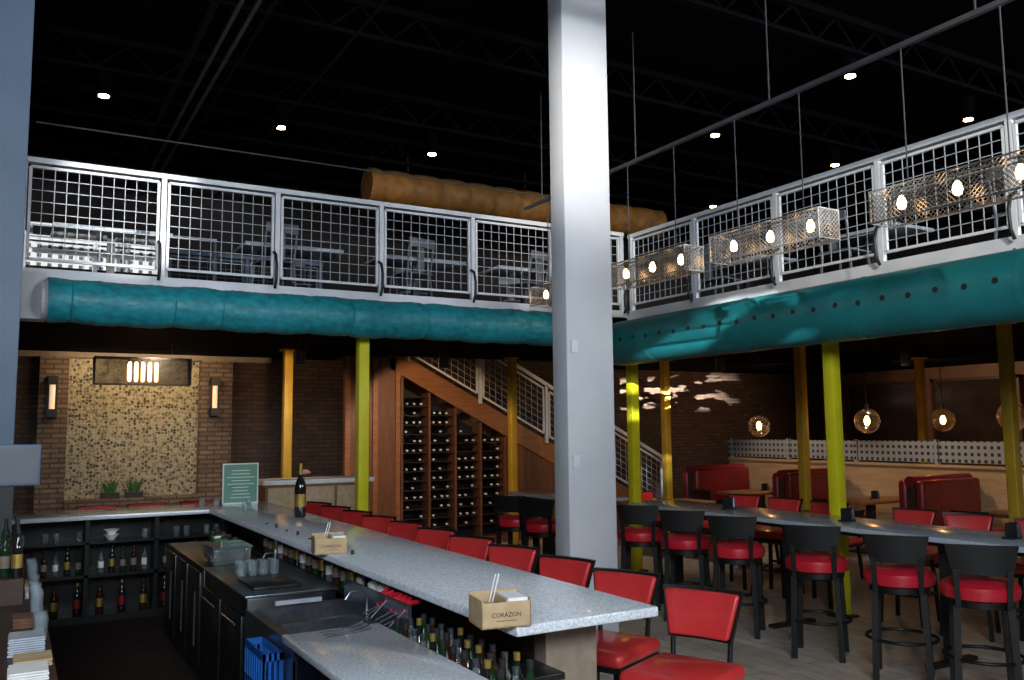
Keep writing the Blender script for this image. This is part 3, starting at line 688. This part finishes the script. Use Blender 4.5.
for k,y in enumerate((8.2,10.4)):
    r = root('dining_table',f'square wooden dining table in the aisle, {"nearer" if k==0 else "farther"} one','table',(9.0,y,0),'square aisle tables')
    MB().box(8.6,9.4,y-.4,y+.4,.72,.76).build('tabletop','wood',r,bevel=.006); MB().box(8.95,9.05,y-.05,y+.05,.02,.72).build('leg','black',r); MB().box(8.75,9.25,y-.25,y+.25,0,.02).build('foot','black',r)
    for j,s in enumerate((-1,1)):
        PC.place((9.0,y+s*.68,0),math.radians(-s*90+8),f'low red chair at the {"nearer" if k==0 else "farther"} aisle table, {"near" if j==0 else "far"} side', 'red aisle chairs')
r = root('partition','pale wood half wall topped by perforated blue grey panels behind the booths','partition',(12.2,7.3,0))
MB().box(12.12,12.24,2.4,12.6,0,1.25).build('half_wall','woodl',r); MB().box(12.08,12.28,2.4,12.6,1.25,1.29).build('ledge','woodl',r)
for k in range(7):
    y0=2.45+k*1.45; MB().box(12.16,12.19,y0+.04,y0+1.41,1.32,1.64).build('perforated_panel','perfb',r)
for k in range(8):
    y0=2.45+k*1.45; MB().box(12.14,12.21,y0-.03,y0+.03,1.29,1.66).build('upright','perfb',r)
for k in range(4):
    y0 = 5.2+k*2.1
    w = struct(MB().box(16.40,16.5,y0,y0+1.7,1.2,2.75).build(f'window_{k+1}','darkglass'))
    m=MB(); m.box(16.36,16.5,y0-.06,y0,1.14,2.81).box(16.36,16.5,y0+1.7,y0+1.76,1.14,2.81).box(16.36,16.5,y0-.06,y0+1.76,2.75,2.81).box(16.36,16.5,y0-.06,y0+1.76,1.14,1.2); m.build('window_frame','woodd',w)
# ------------------------------------------------------------------ hanging lamps
def chandelier(L, cable, mat, bulbs, h=.23, tall=False, th=.0036, st=.036):
    r = root('linear_chandelier','x','chandelier'); w=.12; l=L/2
    m=MB()
    for z in (0,h):
        m.box(-w,w,-l,-l+.012,z-.005,z+.005).box(-w,w,l-.012,l,z-.005,z+.005).box(-w,-w+.012,-l+.012,l-.012,z-.005,z+.005).box(w-.012,w,-l+.012,l-.012,z-.005,z+.005)
    for a in (-w,w-.012):
        for b in (-l,l-.012): m.box(a,a+.012,b,b+.012,.005,h-.005)
    m.build('frame',mat,r)
    m=MB()
    def lattice(P, l):
        s=-l-h
        while s<l:
            for sg in (1,-1):
                a0,a1=s,s+h; z0_,z1_=(0,h) if sg>0 else (h,0)
                if a0<-l: t=(-l-a0)/h; a0c=-l; z0c=z0_+(z1_-z0_)*t
                else: a0c=a0; z0c=z0_
                if a1>l: t=(l-a0)/h; a1c=l; z1c=z0_+(z1_-z0_)*t
                else: a1c=a1; z1c=z1_
                if a1c-a0c>.01: m.bar(P(a0c,z0c),P(a1c,z1c),th)
            s+=st
    for X in (-w+.004,w-.004): lattice(lambda a,z,X=X:(X,a,z), l-.005)
    for Yv in (-l+.004,l-.004): lattice(lambda a,z,Yv=Yv:(a,Yv,z), w-.005)
    m.build('metal_lattice',mat,r)
    MB().bar((0,-l,h),(0,l,h),.02,.012).build('spine',mat,r)
    for y in bulbs:
        s=MB().lathe([(.014,h-.05),(.014,h)],c=(0,y,0),n=10).build('socket','black',r)
        pr = [(.008,h-.15),(.026,h-.14),(.034,h-.105),(.026,h-.075),(.012,h-.05)] if not tall else [(.012,.04),(.022,.06),(.022,h-.08),(.012,h-.05)]
        MB().lathe(pr,c=(0,y,0),n=12).build('bulb','bulb',s,smooth=True)
    for y in (-l*.6,l*.6): MB().bar((0,y,h),(0,y,h+cable),.007).build('cable','pipe2',r)
    return Proto(r)
PCh = chandelier(1.2,1.02,'silver',(-.42,0,.42))
TX=5.4
for k,y in enumerate((3.40,5.05,6.58,8.12)):
    PCh.place((TX,y,3.33),0,f'silver lattice box chandelier hanging over the communal tables, {["nearest","second nearest","third nearest","farthest, beside the tall column"][k]}','row of lattice chandeliers')
PC2 = chandelier(1.15,.2,'black',(-.16,-.08,0,.08,.16),.34,True,.006,.034)
PC2.place((1.45,12.0,2.50),PI/2,'dark lattice box chandelier under the mezzanine before the mosaic')
r = root('lighting_track','grey conduit track carrying the row of chandeliers','track',(TX,4,4.55))
MB().bar((TX,-1,4.59),(TX,9.0,4.59),.04,.035).build('conduit','pipe2',r)
for y in (1.5,3.2,5.0,6.8,8.6): MB().bar((TX,y,4.6),(TX,y,5.95),.010).build('hanger_rod','pipe2',r)
def globe(x,y,z,rad,label):
    r = root('globe_pendant',label,'pendant lamp',(x,y,z),'clear globe pendants')
    m=MB(); pr=[(rad*math.sin(PI*i/16),-rad*math.cos(PI*i/16)) for i in range(1,16)]; m.lathe(pr,c=(x,y,z),n=28); m.build('glass_globe','globe',r,smooth=True)
    MB().tube([(x,y,z+rad*.97),(x,y,z+rad+.06)],.03,12).build('fitting','black',r)
    MB().bar((x,y,z+rad+.05),(x,y,SO),.008).build('cord','black',r)
    MB().lathe([(.012,-.065),(.036,-.035),(.038,.02),(.014,.07)],c=(x,y,z),n=12).build('bulb','fil',r,smooth=True)
def gm():
    m, nt, b = nodes('clear_globe_glass'); L=nt.links.new
    tr=nt.nodes.new('ShaderNodeBsdfTransparent'); tr.inputs['Color'].default_value=(.97,.95,.92,1); gl=nt.nodes.new('ShaderNodeBsdfGlossy'); gl.inputs['Roughness'].default_value=.18; gl.inputs['Color'].default_value=(1,.92,.82,1)
    lw=nt.nodes.new('ShaderNodeLayerWeight'); lw.inputs[0].default_value=.42; mx=nt.nodes.new('ShaderNodeMixShader')
    L(lw.outputs['Facing'],mx.inputs[0]); L(tr.outputs[0],mx.inputs[1]); L(gl.outputs[0],mx.inputs[2])
    L(mx.outputs[0],nt.nodes['Material Output'].inputs[0]); return m
K['globe']=gm()
for (u,v,X,rad,l) in ((759,426,10.7,.18,'clear globe pendant over the farthest left booth table'),(867,421,10.7,.18,'clear globe pendant over the middle booth table'),(943,420,12.6,.18,'clear globe pendant just beyond the perforated partition'),(1013,416,10.7,.18,'clear globe pendant at right edge of the photo')):
    p = at(u,v,0,X); globe(p.x,p.y,p.z,rad,l)
for k,u in enumerate((52,214)):
    p = at(u,397,1,13.88); x=p.x; z=p.z
    r = root('wall_sconce',f'tall black sconce with glowing tube on the {"left" if k==0 else "right"} brick pier','sconce',(x,13.9,z-.28),'sconces on the brick piers')
    MB().box(x-.07,x+.07,13.87,13.9,z-.3,z+.3).build('backplate','black',r)
    MB().tube([(x,13.81,z-.17),(x,13.81,z+.17)],.036,16).build('lamp_tube','amberg',r)
    for a in (-.29,.17): MB().box(x-.06,x+.06,13.75,13.87,z+a,z+a+.11).build('cap','black',r)
for k,(u,v,l) in enumerate(((104,92,'glowing downlight in black ceiling, leftmost one'),(281,124,'glowing downlight in black ceiling, second from the left'),(432,151,'glowing downlight in black ceiling above the orange duct'),(850,72,'glowing downlight highest at right of the tall column'),(715,132,'glowing downlight in black ceiling nearest right of the tall column'),(835,162,'glowing downlight in black ceiling just above the right railing'),(968,116,'glowing downlight in black ceiling farthest right'),(713,204,'faint far downlight lowest above the right railing'))):
    p = at(u,v,2,5.70)
    r = root('downlight',l,'ceiling light',(p.x,p.y,5.66),'ceiling downlights')
    MB().lathe([(.07,5.66),(.08,5.665),(.08,5.95),(.07,5.95)],c=(p.x,p.y,0),n=20).build('housing','ceil',r,smooth=True)
    MB().lathe([(.055,5.645),(.055,5.66)],c=(p.x,p.y,0),n=20).build('lens','lamp',r)
for k,(x,y,l) in enumerate(((3.2,11.0,'black spotlight can under mezzanine left of the yellow post'),(5.2,10.9,'black spotlight can under mezzanine above the wine storage'),(9.5,10.0,'black spotlight can under mezzanine near the staircase foot'),(11.2,8.0,'black spotlight can under mezzanine above the booths'))):
    r = root('spotlight',l,'spotlight',(x,y,2.85),'spotlights under the mezzanine')
    MB().lathe([(.06,2.74),(.07,2.75),(.07,2.94),(.03,2.96)],c=(x,y,0),n=16).build('can','black',r,smooth=True); MB().lathe([(.015,2.96),(.015,SO)],c=(x,y,0),n=8).build('stem','black',r)
for y in (3.5,5.5,7.5,9.5,11.0,13.5):
    m = MB(); m.box(GX0,GX1,y-.05,y+.05,5.88,5.95).box(GX0,GX1,y-.04,y+.04,5.58,5.62)
    i = GX0
    while i < GX1-.6: m.bar((i,y,5.61),(i+.3,y,5.89),.022).bar((i+.3,y,5.89),(i+.6,y,5.61),.022); i += .6
    struct(m.build('ceiling_joist','joist'))
for k,(x,z,rr) in enumerate(((1.36,5.52,.03),(1.55,5.52,.02),(1.68,5.52,.02),(1.80,5.52,.015),(2.6,5.5,.014))):
    lab(MB().tube([(x,-1,z),(x,13.9,z)],rr,10).build('ceiling_pipe','pipe2' if k in(1,2) else 'pipe',None,smooth=True), f'dark pipe running away under the black ceiling, {ORD[k]} from the left','pipe','pipes under the ceiling')
lab(MB().tube([(.1,9.6,4.98),(7.1,9.6,4.98)],.010,8).build('conduit','pipe2'), 'thin grey conduit strung level above the left mezzanine railing','conduit')
# ------------------------------------------------------------------ upstairs furniture
def utable():
    r=root('upstairs_table','x','table'); MB().box(-.6,.6,-.34,.34,.72,.76).build('tabletop','granite2',r,bevel=.005); MB().box(-.04,.04,-.04,.04,.02,.72).build('leg','black',r); MB().box(-.3,.3,-.3,.3,0,.02).build('foot','black',r); return Proto(r)
def uchair():
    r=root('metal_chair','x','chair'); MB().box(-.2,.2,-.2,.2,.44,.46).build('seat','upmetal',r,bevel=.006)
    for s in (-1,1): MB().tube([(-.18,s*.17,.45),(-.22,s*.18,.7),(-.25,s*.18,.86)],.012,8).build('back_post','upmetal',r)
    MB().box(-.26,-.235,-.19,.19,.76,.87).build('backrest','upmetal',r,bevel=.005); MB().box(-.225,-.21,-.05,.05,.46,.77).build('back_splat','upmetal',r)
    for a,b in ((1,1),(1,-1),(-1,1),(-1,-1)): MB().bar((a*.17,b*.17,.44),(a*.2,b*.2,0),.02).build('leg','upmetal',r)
    return Proto(r)
PT=utable(); PU=uchair()
for k,x in enumerate((.9,2.9,4.6,6.3)):
    PT.place((x,10.55,DK),0,f'table behind the left upstairs railing, {ORD[k]} from the left','upstairs tables behind left railing')
    if k: PU.place((x-.35,9.88,DK),math.radians(90+6*k),f'dim grey metal chair railing side of the {ORD[k]} upstairs table','upstairs chairs')
    if k: PU.place((x+.3,11.35,DK),math.radians(-90-6*k),f'dim grey metal chair on far side of the {ORD[k]} upstairs table','upstairs chairs')
for k,y in enumerate((4.6,6.6,8.6)):
    PT.place((8.7,y,DK),PI/2,f'table behind the right upstairs railing, {ORD[k]} from the right','upstairs tables behind right railing')
    PU.place((8.0,y-.2,DK),math.radians(6*k),f'dim grey metal chair railing side of the {ORD[k]} right upstairs table','right upstairs chairs')
# ------------------------------------------------------------------ lights
def area(loc, target, sx, sy, power, col):
    l=bpy.data.lights.new('area','AREA'); l.shape='RECTANGLE'; l.size=sx; l.size_y=sy; l.energy=power; l.color=col
    o=bpy.data.objects.new('window_light',l); C.objects.link(o); o.location=loc; o.rotation_euler=(Vector(target)-Vector(loc)).to_track_quat('-Z','Y').to_euler(); return o
def spot(loc,target,power,col,ang,blend=.3,size=.05):
    l=bpy.data.lights.new('spot','SPOT'); l.energy=power; l.color=col; l.spot_size=math.radians(ang); l.spot_blend=blend; l.shadow_soft_size=size
    o=bpy.data.objects.new('spot_light',l); C.objects.link(o); o.location=loc; o.rotation_euler=(Vector(target)-Vector(loc)).to_track_quat('-Z','Y').to_euler(); return o
def gobo(o, sx, sy, rot, lo, hi, ymax, xmax=9):
    l=o.data; l.use_nodes=True; nt=l.node_tree; L=nt.links.new; e=nt.nodes['Emission']
    tc=nt.nodes.new('ShaderNodeTexCoord'); mp=nt.nodes.new('ShaderNodeMapping'); mp.inputs['Rotation'].default_value=(0,0,rot); mp.inputs['Scale'].default_value=(sx,sy,1)
    nz=nt.nodes.new('ShaderNodeTexNoise'); nz.inputs['Scale'].default_value=1; nz.inputs['Detail'].default_value=2
    cr=nt.nodes.new('ShaderNodeValToRGB'); cr.color_ramp.elements[0].position=lo; cr.color_ramp.elements[1].position=hi
    s=nt.nodes.new('ShaderNodeSeparateXYZ')
    L(tc.outputs['Normal'],mp.inputs[0]); L(mp.outputs[0],nz.inputs['Vector']); L(nz.outputs['Fac'],cr.inputs[0]); L(tc.outputs['Normal'],s.inputs[0])
    def mask(sock,mx_):
        a=nt.nodes.new('ShaderNodeMath'); a.operation='ABSOLUTE'; L(sock,a.inputs[0])
        b=nt.nodes.new('ShaderNodeMapRange'); b.inputs[1].default_value=mx_; b.inputs[2].default_value=mx_*.6; L(a.outputs[0],b.inputs[0]); return b.outputs[0]
    m1=nt.nodes.new('ShaderNodeMath'); m1.operation='MULTIPLY'; L(cr.outputs[0],m1.inputs[0]); L(mask(s.outputs[1],ymax),m1.inputs[1])
    m2=nt.nodes.new('ShaderNodeMath'); m2.operation='MULTIPLY'; L(m1.outputs[0],m2.inputs[0]); L(mask(s.outputs[0],xmax),m2.inputs[1])
    L(m2.outputs[0],e.inputs['Strength'])
area((-1.2,-3,4.6),(4.5,8,2.2),5,2.2,760,(.80,.90,1))
area((9,-3,4.6),(5.0,5,.6),4,2,720,(.93,.96,1))  # added fill lamp, brightens the stools and the right floor
area((1.6,13.3,3.02),(1.6,14.1,1.6),1.8,.12,20,(1,.72,.42))  # warm wash down the mosaic from an unseen fixture, not a window
spot((5.2,10.9,2.7),(5.9,13,1.5),120,(1,.62,.34),80)
spot((3.2,11.0,2.7),(3.4,13.6,1.4),75,(1,.65,.38),85)
spot((1.6,11.6,2.9),(1.6,14,1.4),40,(1,.76,.52),100,.6)
for y in (5.5,8,10.8): spot((10.6,y,2.9),(12.0,y,.9),80,(1,.74,.48),85,.6)
for y in (6.5,10): spot((13.6,y,2.9),(16.5,y,1.7),150,(1,.62,.38),110,.8)  # unseen spots added to brighten the brown right wall
spot((12.5,11.0,2.8),(12.5,14,1.7),100,(1,.62,.38),100,.7)  # unseen spot added to brighten the right part of the back wall
spot((9.0,10.6,2.8),(9.0,14,1.6),50,(1,.7,.45),90,.7)
spot((9.5,10.0,2.7),(8.8,10.6,0),60,(1,.8,.6),90,.6)
g=spot((9.2,9.4,2.2),(11.7,14.1,2.58),24000,(1,.94,.82),40,.2,.004); gobo(g,11,30,math.radians(24),.55,.60,.07,.30)  # added spot with a noise mask, stands in for sun streaks on the wall
spot((-1.5,-2.5,4.9),(4.35,6.3,4.6),6200,(1,.94,.84),12,1,.1)  # added spot in place of the sun patch high on the column
spot((2.0,-2,5.0),(.75,11.3,4.0),6500,(1,.98,.93),8,.6,.05)  # added spot in place of sun on the low screen upstairs
g=spot((2.5,-1.0,4.4),(6.5,6.6,2.98),15000,(.95,1,1),14,.7,.02); gobo(g,14,26,math.radians(-20),.48,.62,.07,.10)  # added masked spot, makes the bright patch on the right duct
spot((1.5,-3.0,4.9),(7.1,5.0,3.9),2600,(1,.92,.78),16,.9,.05)
spot((3.9,9.9,4.6),(4.5,11.5,5.35),22,(1,.8,.5),60,1)  # unseen spot added to brighten the left end of the ochre duct
w=bpy.data.worlds.new('world'); S.world=w; w.use_nodes=True; w.node_tree.nodes['Background'].inputs[0].default_value=(.5,.6,.8,1); w.node_tree.nodes['Background'].inputs[1].default_value=.05
S.view_settings.view_transform='Standard'
